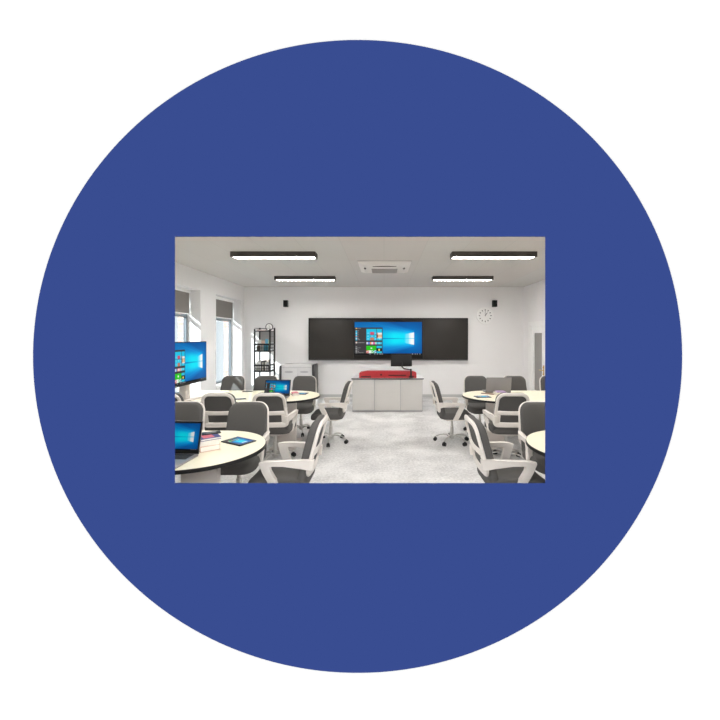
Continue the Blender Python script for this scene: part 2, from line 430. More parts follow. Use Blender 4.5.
# ------------------------------------------------------------------ ceiling lamps
def make_lamp():
    t = thing('ceiling_lamp', '', 'lamp')
    L, W, T = 1.352, 0.20, 0.085
    b = MB()
    b.b2(-L/2, L/2, 0, 0.012, -T, 0).b2(-L/2, L/2, W - 0.012, W, -T, 0)
    b.b2(-L/2, -L/2 + 0.022, 0.012, W - 0.012, -T, 0).b2(L/2 - 0.022, L/2, 0.012, W - 0.012, -T, 0)
    b.b2(-L/2 + 0.022, L/2 - 0.022, 0.012, W - 0.012, -0.02, 0)
    b.build('housing', M['lamp_body'], t, smooth=False)
    MB().b2(-L/2 + 0.023, L/2 - 0.023, 0.013, W - 0.013, -T + 0.014, -T + 0.024).build('diffuser', M['lamp_glow'], t, smooth=False)
    return t
lamp = make_lamp()
spots = [(-1.77, 5.72, 'dark framed ceiling lamp, nearer one on the left, above the large display'),
         (1.76, 5.72, 'dark framed ceiling lamp, nearer one on the right side of the ceiling'),
         (-1.77, 8.02, 'smaller looking dark framed ceiling lamp, far left, in front of the left speaker'),
         (1.765, 8.02, 'smaller looking dark framed ceiling lamp, far right, near the wall clock'),
         (-1.755, 3.42, 'dark framed fill lamp added out of view above the front left table'),  # this and the next are added out of view to brighten the room
         (1.745, 3.42, 'dark framed fill lamp added out of view above the front right table')]
for i, (x, y, lab) in enumerate(spots):
    o = lamp if i == 0 else copy_tree(lamp)
    o.location = (x, y, H); o['label'] = lab; o['group'] = 'dark framed ceiling lamps'

# air conditioner cassette
ac = thing('ceiling_air_conditioner', 'square white cassette air conditioner set in the ceiling between the lamps', 'air conditioner', (0.01, 6.42, H))
b = MB(); W, Dp = 0.48, 1.02
vs = [(-W, 0, 0), (W, 0, 0), (W, Dp, 0), (-W, Dp, 0), (-W, 0, -0.02), (W, 0, -0.02), (W, Dp, -0.02), (-W, Dp, -0.02),
      (-W + 0.09, 0.09, -0.055), (W - 0.09, 0.09, -0.055), (W - 0.09, Dp - 0.09, -0.055), (-W + 0.09, Dp - 0.09, -0.055)]
V = [b.bm.verts.new(v) for v in vs]
for a_ in range(4):
    n_ = (a_ + 1) % 4
    b.bm.faces.new((V[a_], V[n_], V[4 + n_], V[4 + a_])); b.bm.faces.new((V[4 + a_], V[4 + n_], V[8 + n_], V[8 + a_]))
b.bm.faces.new(V[8:12]); b.bm.faces.new(V[0:4][::-1])
b.build('panel', M['ac'], ac, smooth=False)
g = MB(); g.b2(-0.25, 0.25, 0.46, 0.90, -0.062, -0.055)
for i in range(9): g.b2(-0.24, 0.24, 0.475 + i * 0.047, 0.495 + i * 0.047, -0.07, -0.062)
g.build('intake_grille', M['ac_grille'], ac, smooth=False)
pts = [(-0.22 + 0.44 * i / 12, 0.028 * math.sin(PI * i / 12)) for i in range(13)]
pts2 = pts + [(a_, -b_) for a_, b_ in pts[-2:0:-1]]
MB().prism(pts2, -0.064, -0.055, lambda a_, b_, t_: (a_, 0.22 + b_, t_)).build('outlet_slot', M['lamp_body'], ac, smooth=False)
for sx in (-1, 1):
    MB().prism([(p * 0.35, q * 0.8) for p, q in pts2], -0.064, -0.05, lambda a_, b_, t_: (sx * 0.37 + b_, 0.42 + a_, t_)).build('outlet_slot', M['lamp_body'], ac, smooth=False)
MB().b2(-W - 0.006, W + 0.006, -0.006, Dp + 0.006, -0.006, -0.0005).build('ceiling_gap_trim', M['ac_grille'], ac, smooth=False)

# ------------------------------------------------------------------ screen pictures
def mixc(a, b, t): t = max(0, min(1, t)); return tuple(x + (y - x) * t for x, y in zip(a, b))
def sr(c_): return tuple(lin(max(0, min(255, v))) for v in c_)
rnd = random.Random(3)
TILES = []
def screen_colour(u, v, menu):
    # u: 0 left..1 right, v: 0 top..1 bottom (sRGB 0..255)
    if v > 0.955:
        if v < 0.985 and v > 0.965:
            for cu in (0.23, 0.30, 0.34, 0.38, 0.41, 0.86, 0.90, 0.93, 0.97):
                if abs(u - cu) < 0.007: return (190, 195, 200)
        return (10, 12, 16)
    if menu and u < 0.415 and v > 0.165:
        c_ = (62, 60, 62)
        if 0.175 < u < 0.405:
            tu, tv = (u - 0.175) / 0.23, v
            if 0.215 < v < 0.56:
                cell = (int(tu * 4), int((v - 0.215) / 0.0863))
                fu, fv = (tu * 4) % 1, ((v - 0.215) / 0.0863) % 1
                base = (28, 196, 232)
                if tu > 0.66 and 0.33 < v < 0.50: base = [(196, 150, 130), (240, 240, 235), (120, 48, 44), (230, 190, 150)][(cell[0] + 2 * cell[1]) % 4]
                elif (cell[0], cell[1]) == (1, 1): base = (206, 80, 110)
                elif (cell[0], cell[1]) == (1, 3): base = (196, 130, 100)
                elif 0.3 < fu < 0.6 and 0.35 < fv < 0.6 and cell[1] != 0: base = (160, 236, 250)
                if abs(tu - 0.66) < 0.015 or abs(v - 0.39) < 0.005: base = (62, 60, 62)
                return base
            if 0.61 < v < 0.68:
                cs = [(210, 220, 240), (70, 130, 220), (250, 150, 90), (240, 230, 235), (230, 80, 160), (180, 225, 200), (60, 190, 225), (120, 220, 240), (60, 190, 225)]
                return cs[min(8, int(tu * 9))]
            if 0.73 < v < 0.95:
                if tu < 0.64:
                    if v < 0.865:
                        return (240, 250, 240) if abs(tu - 0.33) < 0.05 and abs(v - 0.80) < 0.022 else (40, 200, 26)
                    cs = [(225, 80, 80), (240, 250, 240), (40, 190, 90), (60, 170, 220)]
                    return (238, 240, 240) if (int(tu * 14) + int(v * 50)) % 3 == 0 else cs[int(tu * 6) % 4]
                if tu > 0.67:
                    if v < 0.80: return (30, 190, 225)
                    if v < 0.90: return (250, 225, 120) if abs(tu - 0.82) < 0.05 and abs(v - 0.85) < 0.03 else (14, 10, 8)
                    return (40, 196, 225)
            return c_
        if 0.015 < u < 0.04:
            if 0.18 < v < 0.215: return (240, 190, 110)
            if 0.26 < v < 0.56: return (225, 230, 235) if int(v * 60) % 5 == 0 else ((210, 70, 80) if 0.43 < v < 0.46 else (40, 190, 230))
            if 0.60 < v < 0.65: return (240, 220, 210)
            if v > 0.75 and int(v * 40) % 2 == 0: return (170, 170, 170)
        if 0.045 < u < 0.15:
            for cv, ln in ((0.195, .10), (0.27, .07), (0.33, .06), (0.39, .07), (0.45, .06), (0.50, .07), (0.54, .08), (0.63, .15), (0.79, .09), (0.85, .07), (0.90, .07), (0.935, .13)):
                if abs(v - cv) < 0.010 and u < ln and (int(u * 300) % 4): return (150, 150, 152)
        return c_
    # wallpaper
    du, dv = u - 0.80, v - 0.50
    base = mixc((0, 74, 145), (0, 102, 182), 1 - min(1, abs(du) * 1.2))
    base = mixc(base, (0, 60, 128), max(0, abs(dv) - 0.25) * 1.6)
    # soft beams leaving the window to the left
    if u < 0.885:
        q = 0.885 - u
        half = 0.20 + 0.55 * q                       # the fan opens towards the left
        x = abs(dv) / half
        if x < 1.25:
            fan = (1 - x ** 3 / 1.95) * math.exp(-max(0, q - 0.12) * 1.35)
            base = mixc(base, (0, 168, 245), max(0, fan) * 1.0)
        half2 = 0.16 + 0.20 * q
        core = math.exp(-(dv / half2) ** 4) * math.exp(-max(0, q - 0.30) * 3.2)
        base = mixc(base, (0, 238, 255), core)
        if abs(v - 0.505) < 0.016: base = mixc(base, (0, 110, 180), 0.75 * min(1, q * 2.2))
        for k_ in (0.85, -0.85, 0.5, -0.5):
            lv = 0.5 + k_ * half
            base = mixc(base, (60, 200, 255), 0.28 * math.exp(-((v - lv) / 0.012) ** 2) * math.exp(-q * 1.5))
    g_ = math.exp(-((du - 0.05) ** 2 / 0.012 + dv ** 2 / 0.06))
    base = mixc(base, (0, 190, 250), g_ * 0.55)
    # the four window panes, seen a little from the side
    if 0.745 < u < 0.885:
        q = (u - 0.745) / 0.14
        hh = 0.135 + 0.055 * q
        if abs(v - 0.505) < hh and abs(v - 0.505) > 0.010 and abs(u - 0.795) > 0.005:
            base = mixc((60, 226, 255), (250, 254, 255), q * 1.5)
    return base

SCR = {}
def screen_mesh(menu, nx, ny):
    key = (menu, nx, ny)
    if key in SCR: return SCR[key]
    me = bpy.data.meshes.new('display_picture')
    vs, fs, cols = [], [], []
    for j in range(ny + 1):
        for i in range(nx + 1):
            vs.append((i / nx - 0.5, 0, 0.5 - j / ny))
            cols.append(sr(screen_colour(i / nx, j / ny, menu)) + (1.0,))
    for j in range(ny):
        for i in range(nx):
            a_ = j * (nx + 1) + i
            fs.append((a_, a_ + nx + 1, a_ + nx + 2, a_ + 1))
    me.from_pydata(vs, [], fs); me.update()
    at = me.color_attributes.new('Col', 'FLOAT_COLOR', 'POINT')
    for i, c_ in enumerate(cols): at.data[i].color = c_
    me.materials.append(M['screen_dim' if nx == 120 else 'screen'])
    SCR[key] = me
    return me
def screen(name, parent, w_, h_, loc, rot=(0, 0, 0), menu=True, nx=200, ny=100):
    o = bpy.data.objects.new(name, screen_mesh(menu, nx, ny)); COL.objects.link(o)
    o.parent = parent; o.location = loc; o.rotation_euler = rot; o.scale = (w_, 1, h_)
    return o

# ------------------------------------------------------------------ big board on the back wall
bx0, bx1 = P(308.5, 0, YB - 0.09).x, P(468, 0, YB - 0.09).x
bz1, bz0 = P(0, 318, YB - 0.09).z, P(0, 359.8, YB - 0.09).z
t = thing('interactive_blackboard', 'wide black wall board with a lit computer screen in its centre', 'board', ((bx0 + bx1) / 2, YB, bz0))
cx = (bx0 + bx1) / 2; hw = (bx1 - bx0) / 2; hh = bz1 - bz0
sx0, sx1 = P(354.5, 0, YB - 0.1).x - cx, P(422, 0, YB - 0.1).x - cx
sz1, sz0 = P(0, 322, YB - 0.1).z - bz0, P(0, 354.8, YB - 0.1).z - bz0
f = MB(); f.b2(-hw, hw, -0.09, -0.001, hh - 0.04, hh).b2(-hw, hw, -0.09, -0.001, 0, 0.035)
f.b2(-hw, -hw + 0.03, -0.09, -0.001, 0.035, hh - 0.04).b2(hw - 0.03, hw, -0.09, -0.001, 0.035, hh - 0.04)
f.b2(-hw + 0.03, hw - 0.03, -0.05, -0.001, 0.035, hh - 0.04)
f.build('board_frame', M['board_frame'], t, smooth=False)
MB().b2(-hw + 0.031, sx0 - 0.03, -0.084, -0.051, 0.036, hh - 0.041, 0.003).build('writing_panel', M['board'], t)
MB().b2(sx1 + 0.03, hw - 0.031, -0.084, -0.051, 0.036, hh - 0.041, 0.003).build('writing_panel', M['board'], t)
MB().b2(sx0 - 0.028, sx1 + 0.028, -0.086, -0.051, 0.036, hh - 0.041, 0.003).build('screen_bezel', M['board_frame'], t)
screen('screen', t, sx1 - sx0, sz1 - sz0, ((sx0 + sx1) / 2, -0.088, (sz0 + sz1) / 2), nx=270, ny=130)
MB().b2(-hw, hw, -0.10, -0.001, -0.022, -0.001, 0.004).build('chalk_rail', M['laptop_lid'], t)

# speakers on the back wall
def speaker(px, lab):
    p = P(px, 306.8, YB - 0.12)
    o = thing('wall_speaker', lab, 'speaker', (p.x, YB, p.z), group='small black speakers on the back wall')
    MB().b2(-0.058, 0.058, -0.13, -0.02, 0, 0.178, 0.006).build('cabinet', M['black'], o)
    MB().b2(-0.05, 0.05, -0.134, -0.1295, 0.008, 0.17).build('grille', plain('speaker_cloth', 14, 14, 15, 0.9), o, smooth=False)
    MB().b2(-0.02, 0.02, -0.022, -0.0005, 0.06, 0.12).build('wall_bracket', M['black'], o, smooth=False)
speaker(285.4, 'small black speaker high on the back wall, left of the board')
speaker(495.1, 'small black speaker high on the back wall, above the round clock')

# wall clock
p = P(485.2, 315.7, YB - 0.03)
ck = thing('wall_clock', 'round white wall clock with black hour marks showing one o\'clock', 'clock', (p.x, YB, p.z))
ry = Matrix.Rotation(PI / 2, 4, 'X')
b = MB(); b.lathe([(0.0001, 0.001), (0.22, 0.001), (0.228, 0.01), (0.226, 0.034), (0.215, 0.038), (0.207, 0.03), (0.0001, 0.03)], seg=48)
bmesh.ops.transform(b.bm, matrix=ry, verts=b.bm.verts); b.build('clock_case', M['clock_face'], ck)
for i in range(12):
    a_ = i / 12 * 2 * PI
    MB().box((0.155 * math.sin(a_), -0.0325, 0.155 * math.cos(a_)), (0.018, 0.003, 0.036), rot=Matrix.Rotation(a_, 4, 'Y')).build('hour_mark', M['black'], ck, smooth=False)
MB().box((0, -0.035, 0.055), (0.007, 0.002, 0.15)).build('minute_hand', M['black'], ck, smooth=False)
a_ = PI / 5.4
MB().box((0.045 * math.sin(a_), -0.0375, 0.045 * math.cos(a_)), (0.012, 0.002, 0.11), rot=Matrix.Rotation(a_, 4, 'Y')).build('hour_hand', M['black'], ck, smooth=False)

# ------------------------------------------------------------------ teacher's desk
YD = 7.88; s = F / YD
dx0, dx1 = (352.3 - 384) / s, (422.6 - 384) / s; dtop = 1.64 - (378.2 - 337) / s
dc = (dx0 + dx1) / 2; dh = (dx1 - dx0) / 2
t = thing('teacher_desk', 'pale grey lectern desk with three front panels below the board', 'desk', (dc, YD, 0))
MB().b2(-dh, dh, 0.012, 0.70, 0.02, dtop - 0.025).build('carcass', M['cart_groove'], t, smooth=False)
MB().b2(-dh + 0.005, dh - 0.005, 0.014, 0.68, 0, 0.02).build('plinth', M['cart_groove'], t, smooth=False)
for a_, b_ in ((352.3, 374.5), (374.5, 400.5), (400.5, 422.6)):
    MB().b2((a_ - 384) / s - dc + 0.005, (b_ - 384) / s - dc - 0.005, 0, 0.0118, 0.035, dtop - 0.035, 0.002).build('front_panel', M['desk'], t)
MB().b2(-dh - 0.02, dh + 0.025, -0.02, 0.72, dtop - 0.023, dtop - 0.002).build('top_edging', M['desk_edge'], t, smooth=False)
MB().b2(-dh - 0.02, dh + 0.025, -0.02, 0.72, dtop - 0.0018, dtop).build('desk_top', M['desk_top'], t, smooth=False)

rx0, rx1 = (359 - 384) / s, (416.6 - 384) / s
rc, rh = (rx0 + rx1) / 2, (rx1 - rx0) / 2
t = thing('red_console', 'red sloped console cover lying on top of the pale grey desk', 'console', (rc, YD, dtop))
b = MB()
zt, zs = 0.155, 0.125
vs = [(-rh, 0.01, 0), (rh, 0.01, 0), (rh, 0.03, 0.125), (rh - 0.05, 0.06, 0.148), (-rh + 0.16, 0.06, 0.152), (-rh, 0.03, 0.115),
      (-rh, 0.62, 0), (rh, 0.62, 0), (rh, 0.62, 0.09), (rh - 0.05, 0.62, 0.115), (-rh + 0.16, 0.62, 0.115), (-rh, 0.62, 0.09)]
V = [b.bm.verts.new(v) for v in vs]
b.bm.faces.new(V[:6]); b.bm.faces.new(V[6:][::-1])
for i in range(6): j = (i + 1) % 6; b.bm.faces.new((V[i], V[j], V[6 + j], V[6 + i]))
bmesh.ops.bevel(b.bm, geom=list(b.bm.edges), offset=0.008, segments=2, affect='EDGES')
b.build('cover', M['red'], t)
def slot(px0, px1, py0, py1, name='slot'):
    x0, x1 = (px0 - 384) / s - rc, (px1 - 384) / s - rc
    z0, z1 = (378.2 - py1) / s, (378.2 - py0) / s
    MB().b2(x0, x1, 0.004, 0.012, z0, z1, 0.001).build(name, M['dark_red'], t)
slot(361, 371, 376.0, 377.3); slot(380.3, 382, 374.0, 375.6, 'button'); slot(388.4, 406, 374.8, 375.9); slot(408.8, 414, 376.0, 377.2)

t = thing('desk_monitor', 'small black monitor seen from behind on a bent arm above the red console', 'monitor', (0.59, 7.95, dtop + 0.05))
p0 = P(390.8, 366.3, 7.95) - t.location; p1 = P(411.9, 353.8, 7.95) - t.location
MB().b2(p0.x, p1.x, -0.03, 0.0, p0.z, p1.z, 0.006).build('screen_back', M['board_frame'], t)
MB().b2(p0.x + 0.02, p1.x - 0.02, -0.04, -0.03, p0.z + 0.03, p1.z - 0.03, 0.005).build('rear_cover', M['black'], t)
g = MB()
q = [P(402, 362, 7.89), P(402, 366.8, 7.88), P(404.3, 368.8, 7.88), P(411, 369.8, 7.88), P(411, 376, 7.90)]
g.tube([v - t.location for v in q], 0.016, 10, up=(0, 1, 0))
g.cyl(P(411, 368.8, 7.88) - t.location, P(411, 378.0, 7.88) - t.location, 0.018)
g.build('monitor_arm', M['black_metal'], t)
q = P(411, 378.1, 7.88) - t.location
MB().b2(q.x - 0.05, q.x + 0.05, q.y - 0.012, q.y + 0.012, q.z, q.z + 0.012).build('clamp', M['black_metal'], t, smooth=False)

# ------------------------------------------------------------------ chairs
def make_chair():
    t = thing('swivel_chair', '', 'chair')
    def lean(z): return -0.165 - 0.22 * max(0, z - 0.42) - 0.03 * max(0, z - 0.7)
    def bow(x): return 0.35 * x * x
    # cushion
    out = densify(rounded(0.44, 0.40, 0.42, 0.945, 0.05, 0.095), 0.035)
    MB().pillow(out, 0.036, lambda a_, b_, h: (a_, lean(b_) + bow(a_) + h, b_), edge=0.03, crown=0.2).build('backrest', M['fabric'], t)
    # frame ring behind, crossbar, lower bar
    f = MB()
    ring = densify(rounded(0.41, 0.365, 0.515, 0.925, 0.05, 0.085), 0.035)
    f.tube([(a_ * 1.02, lean(b_) + bow(a_) - 0.045, b_) for a_, b_ in ring], 0.021, 8, closed=True, flat=0.75, up=(0, 1, 0))
    for z_, r_ in ((0.685, 0.028), (0.535, 0.028)):
        f.tube([(x_, lean(z_) + bow(x_) - 0.045, z_) for x_ in [-0.185 + 0.37 * i / 8 for i in range(9)]], r_, 8, flat=0.5, up=(0, 1, 0))
    # corner webs of the lower opening
    for sx in (-1, 1):
        f.box((sx * 0.165, lean(0.6) + bow(0.165) - 0.045, 0.60), (0.05, 0.016, 0.12), 0.004, rot=Matrix.Rotation(0.28, 4, 'X'))
        f.tube([(sx * 0.12, lean(0.53) - 0.040, 0.535), (sx * 0.12, -0.175, 0.47), (sx * 0.12, -0.12, 0.42)], 0.018, 8, flat=0.6, up=(1, 0, 0))
    f.build('back_frame', M['frame'], t)
    # arms
    poly = [(-0.275, 0.645), (-0.22, 0.652), (-0.14, 0.655), (-0.06, 0.655), (0.04, 0.655), (0.11, 0.653), (0.15, 0.645), (0.152, 0.63),
            (0.125, 0.56), (0.085, 0.47), (0.055, 0.40), (0.045, 0.385), (-0.025, 0.385), (-0.02, 0.41), (0.02, 0.49), (0.06, 0.575), (0.072, 0.61),
            (0.055, 0.622), (-0.04, 0.615), (-0.12, 0.60), (-0.18, 0.585), (-0.235, 0.56), (-0.265, 0.555)]
    for sx in (-1, 1):
        def fn(a_, b_, h, sx=sx):
            off = 0.198 + 0.06 * min(1, max(0, (a_ + 0.27) / 0.17))
            if b_ < 0.6: off -= (0.6 - b_) * 0.22 if a_ > -0.1 else 0
            return (sx * (off + h), a_, b_)
        MB().prism(poly, -0.02, 0.02, fn, bev=0.006).build('armrest', M['frame'], t)
    # seat
    def seat_out(w_, y0, y1, r):
        return densify([(a_, b_) for a_, b_ in rounded(w_ * 0.94, w_, y0, y1, r * 0.8, r)], 0.035)
    def dip(b_): return -0.30 * max(0, b_ - 0.12) ** 2 * 3 + 0.15 * max(0, -b_ - 0.1) ** 2
    MB().pillow(seat_out(0.48, -0.215, 0.285, 0.11), 0.043, lambda a_, b_, h: (a_, b_, 0.437 + h + dip(b_) + (0.35 * a_ * a_ if h > 0 else 0)), edge=0.03, crown=0.2).build('seat', M['fabric'], t)
    MB().pillow(seat_out(0.40, -0.16, 0.20, 0.09), 0.012, lambda a_, b_, h: (a_, b_, 0.387 + h), edge=0.012).build('seat_shell', M['frame'], t)
    MB().b2(-0.07, 0.07, -0.1, 0.09, 0.345, 0.376, 0.008).build('tilt_mechanism', M['chrome'], t)
    MB().lathe([(0.018, 0.35), (0.018, 0.25), (0.026, 0.248), (0.026, 0.13), (0.036, 0.125), (0.04, 0.07), (0.03, 0.06)]).build('gas_lift', M['chrome'], t)
    for i in range(5):
        a_ = i / 5 * 2 * PI - 0.6 * PI; ca, sa = math.cos(a_), math.sin(a_)
        pts = [(0.02, 0.092), (0.07, 0.112), (0.13, 0.115), (0.19, 0.103), (0.235, 0.083), (0.262, 0.066)]
        leg = MB().tube([(r_ * ca, r_ * sa, z_) for r_, z_ in pts], [0.018, 0.016, 0.0145, 0.013, 0.011, 0.010], 8, flat=0.8).build('base_leg', M['chrome'], t)
        g = MB(); x_, y_ = 0.262 * ca, 0.262 * sa
        dx_, dy_ = -sa, ca
        for o_ in (-0.014, 0.014):
            g.cyl((x_ + dx_ * (o_ - 0.009), y_ + dy_ * (o_ - 0.009), 0.028), (x_ + dx_ * (o_ + 0.009), y_ + dy_ * (o_ + 0.009), 0.028), 0.028)
        g.cyl((x_, y_, 0.028), (x_, y_, 0.066), 0.011, seg=10)
        g.box((x_, y_, 0.048), (0.03, 0.03, 0.014), 0.004)
        g.build('caster', M['black'], leg)
    return t
ch0 = make_chair()
used = [False]
def chair(x, y, deg, label, group):
    o = ch0 if not used[0] else copy_tree(ch0); used[0] = True
    o.location = (x, y, 0); o.rotation_euler = (0, 0, math.radians(deg))   # 0 deg faces +Y
    o['label'] = label; o['group'] = group
    return o
# chairs on the far side face the camera (180), near side show their backs (0)
gl, gr, fl, fr = ('grey swivel chairs around the back left table', 'grey swivel chairs around the back right table',
                  'grey swivel chairs around the front left table', 'grey swivel chairs around the front right table')
chair(-2.70, 6.17, 178, 'grey swivel chair facing out before the far window, behind the back left table', gl)
chair(-2.10, 6.17, 181, 'grey swivel chair facing out behind the open laptop, in front of the black rack', gl)
chair(-1.42, 6.17, 180, 'grey swivel chair facing out in front of the light grey charging cart', gl)
chair(-2.71, 4.78, -3, 'grey swivel chair cut by the left edge, back showing, under the large display', gl)
chair(-2.08, 4.78, 2, 'grey swivel chair with white back frame showing, just right of the large display', gl)
chair(-1.445, 4.78, 3, 'grey swivel chair with its white back frame and arm showing, directly before the open laptop', gl)
chair(-0.83, 5.62, 90, 'grey swivel chair seen side on at the round end of the back left table', gl)
chair(-2.12, 3.56, 180, 'large grey swivel chair facing out behind the front laptop at the left edge', fl)
chair(-1.435, 3.56, 181, 'large grey swivel chair facing out behind the tablet on the front left table', fl)
chair(-0.84, 3.12, 90, 'nearest grey swivel chair with pale arms beside the round end, front left table', fl)
chair(1.64, 6.17, 180, 'grey swivel chair facing out just left of the grey laptop lid', gr)
chair(2.32, 6.17, 179, 'grey swivel chair facing out, partly hidden by the grey laptop lid', gr)
chair(3.00, 6.17, 181, 'grey swivel chair facing out before the white door, cut by the right edge', gr)
chair(1.62, 4.78, -3, 'grey swivel chair with its white back frame showing at the back right table', gr)
chair(1.06, 5.62, -90, 'grey swivel chair seen side on at the round end of the back right table', gr)
chair(1.645, 3.56, 180, 'large grey swivel chair facing out behind the front right table, cut by the right edge', fr)
chair(1.06, 3.12, -90, 'nearest grey swivel chair with pale arms beside the round end, front right table', fr)

# ------------------------------------------------------------------ tables
def make_table():
    t = thing('round_ended_table', '', 'table')
    r, L = 0.52, 1.70       # round end at +x, straight end at -x; origin under the round end's centre
    out = [(r * math.cos(a_), r * math.sin(a_)) for a_ in [-PI / 2 + PI * i / 40 for i in range(41)]] + [(-L, r), (-L, -r)]
    e = 0.004
    out2 = [((r - e) * math.cos(a_), (r - e) * math.sin(a_)) for a_ in [-PI / 2 + PI * i / 40 for i in range(41)]] + [(-L + e, r - e), (-L + e, -r + e)]
    MB().prism(out, 0.7205, 0.7475, lambda a_, b_, h: (a_, b_, h)).build('edge_band', M['edge'], t)
    MB().prism(out2, 0.7476, 0.75, lambda a_, b_, h: (a_, b_, h)).build('table_top', M['table'], t)
    for x_ in (0.02, -1.35):
        g = MB(); g.b2(x_ - 0.15, x_ + 0.15, -0.03, 0.03, 0.03, 0.70, 0.01).build('pedestal', M['pedestal'], t)
        g = MB(); g.b2(x_ - 0.18, x_ + 0.18, -0.28, 0.28, 0.0, 0.03, 0.01).build('foot_plate', M['pedestal'], t)
        g = MB(); g.b2(x_ - 0.12, x_ + 0.12, -0.35, 0.35, 0.70, 0.72).build('top_bracket', M['pedestal'], t, smooth=False)
    return t
tb = make_table()
TT = [(-1.50, 5.47, 0, 'cream table with black edge and round end, back left, holding laptop and small tablet'),
      (-1.50, 2.91, 0, 'cream table with thick black edge, front left, holding laptop, books and tablet'),
      (1.72, 5.47, PI, 'cream table with black edge and round end, back right, before the grey laptop lid'),
      (1.72, 2.95, PI, 'cream table whose round end shows at the lower right edge')]
for i, (x, y, rz, lab) in enumerate(TT):
    o = tb if i == 0 else copy_tree(tb)
    o.location = (x, y, 0); o.rotation_euler = (0, 0, rz); o['label'] = lab; o['group'] = 'cream round ended tables'
TZ = 0.75

# ------------------------------------------------------------------ large display on the back left table
t = thing('display_on_stand', 'large flat display showing a blue desktop at the left edge on a white stand', 'display', (-2.80, 5.16, TZ))
YC, SW, SH, SB = 5.01 - 5.16, 1.02, 0.60, 0.975 - TZ
XF = 0.08
MB().b2(XF - 0.045, XF - 0.004, YC - SW / 2, YC + SW / 2, SB, SB + SH, 0.006).build('housing', M['black'], t)
MB().b2(XF - 0.0039, XF - 0.002, YC - SW / 2 + 0.002, YC + SW / 2 - 0.002, SB + 0.002, SB + SH - 0.002).build('bezel', M['black'], t, smooth=False)
screen('screen', t, SW - 0.02, SH - 0.045, (XF, YC, SB + SH / 2 + 0.010), rot=(0, 0, PI / 2), nx=200, ny=110)
MB().b2(-0.06, XF - 0.045, -0.14, -0.02, 0.02, SB + 0.35, 0.008).build('stand_column', M['pedestal'], t)
MB().b2(-0.14, 0.12, -0.16, 0.16, 0.0, 0.018, 0.005).build('stand_base', M['pedestal'], t)

# ------------------------------------------------------------------ laptops, tablets, phones, books
def laptop(x, y, rz, label, menu, w_=0.37, d_=0.26, tilt=14, lid=None):
    t = thing('laptop', label, 'laptop', (x, y, TZ), rz)     # origin: hinge centre, user on -y side
    lid = lid or M['laptop_silver']
    MB().b2(-w_ / 2, w_ / 2, -d_, 0, 0.001, 0.017, 0.005).build('base', M['laptop_silver'], t)
    g = MB(); g.b2(-w_ / 2 + 0.025, w_ / 2 - 0.025, -0.125, -0.015, 0.017, 0.0185)
    for r_ in range(4):
        for c_ in range(12):
            g.b2(-w_ / 2 + 0.03 + c_ * 0.0262, -w_ / 2 + 0.052 + c_ * 0.0262, -0.12 + r_ * 0.026, -0.099 + r_ * 0.026, 0.0185, 0.0205)
    g.build('keyboard', M['key'], t, smooth=False)
    MB().b2(-0.055, 0.055, -d_ + 0.02, -d_ + 0.10, 0.017, 0.0178).build('touchpad', M['laptop_lid'], t, smooth=False)
    hp = bpy.data.objects.new('lid', None)
    R = Matrix.Rotation(math.radians(-tilt), 4, 'X')
    h_ = 0.242
    b = MB(); b.b2(-w_ / 2, w_ / 2, -0.003, 0.005, 0.0, h_, 0.003); bmesh.ops.transform(b.bm, matrix=Matrix.Translation((0, 0.004, 0.012)) @ R, verts=b.bm.verts)
    lo = b.build('lid', lid, t)
    b = MB(); b.b2(-w_ / 2 + 0.002, w_ / 2 - 0.002, -0.0045, -0.0031, 0.004, h_ - 0.003); bmesh.ops.transform(b.bm, matrix=Matrix.Translation((0, 0.004, 0.012)) @ R, verts=b.bm.verts)
    b.build('bezel', M['black'], lo, smooth=False)
    v = Matrix.Translation((0, 0.004, 0.012)) @ R @ Vector((0, -0.0055, 0.126))
    screen('screen', lo, w_ - 0.03, 0.198, v, rot=(math.radians(-tilt), 0, 0), menu=menu, nx=120, ny=70)
    return t
laptop(-1.60, 5.37, math.radians(-4), 'open laptop showing a blue desktop on the back left table', True, w_=0.395)
laptop(-1.57, 2.70, math.radians(-3), 'open silver laptop with black keyboard on the front left table', False, w_=0.37, d_=0.27)
laptop(1.82, 5.74, PI, 'open laptop turned away, its plain grey lid toward the camera', True, w_=0.40, d_=0.22, tilt=10, lid=M['laptop_lid'])

def tablet(x, y, rz, label, w_=0.235, d_=0.155, name='tablet', cat='tablet', z=TZ, lit=True):
    t = thing(name, label, cat, (x, y, z), rz)
    MB().b2(-w_ / 2, w_ / 2, -d_ / 2, d_ / 2, 0.0005, 0.009, 0.003).build('case', M['black'], t)
    if lit: screen('screen', t, w_ - 0.03, d_ - 0.03, (0, 0, 0.0095), rot=(-PI / 2, 0, 0), menu=True, nx=60, ny=40)
    else: MB().b2(-w_ / 2 + 0.005, w_ / 2 - 0.005, -d_ / 2 + 0.008, d_ / 2 - 0.008, 0.009, 0.0096).build('dark_glass', plain('phone_glass', 40, 60, 66, 0.1), t, smooth=False)
    return t
tablet(-1.235, 3.06, math.radians(-30), 'black tablet with blue screen lying on the front left table', 0.24, 0.17)
tablet(-1.30, 5.64, math.radians(-6), 'small blue lit tablet near the round end of the back left table', 0.20, 0.14)
tablet(1.46, 5.34, math.radians(8), 'small blue lit tablet near the round end of the back right table', 0.22, 0.15)
tablet(-2.06, 5.15, math.radians(20), 'black phone on the back left table beside the large display', 0.16, 0.08, 'phone', 'phone', lit=False)
tablet(-2.22, 5.86, math.radians(0), 'dark phone near the far edge of the back left table', 0.15, 0.075, 'phone', 'phone', lit=False)

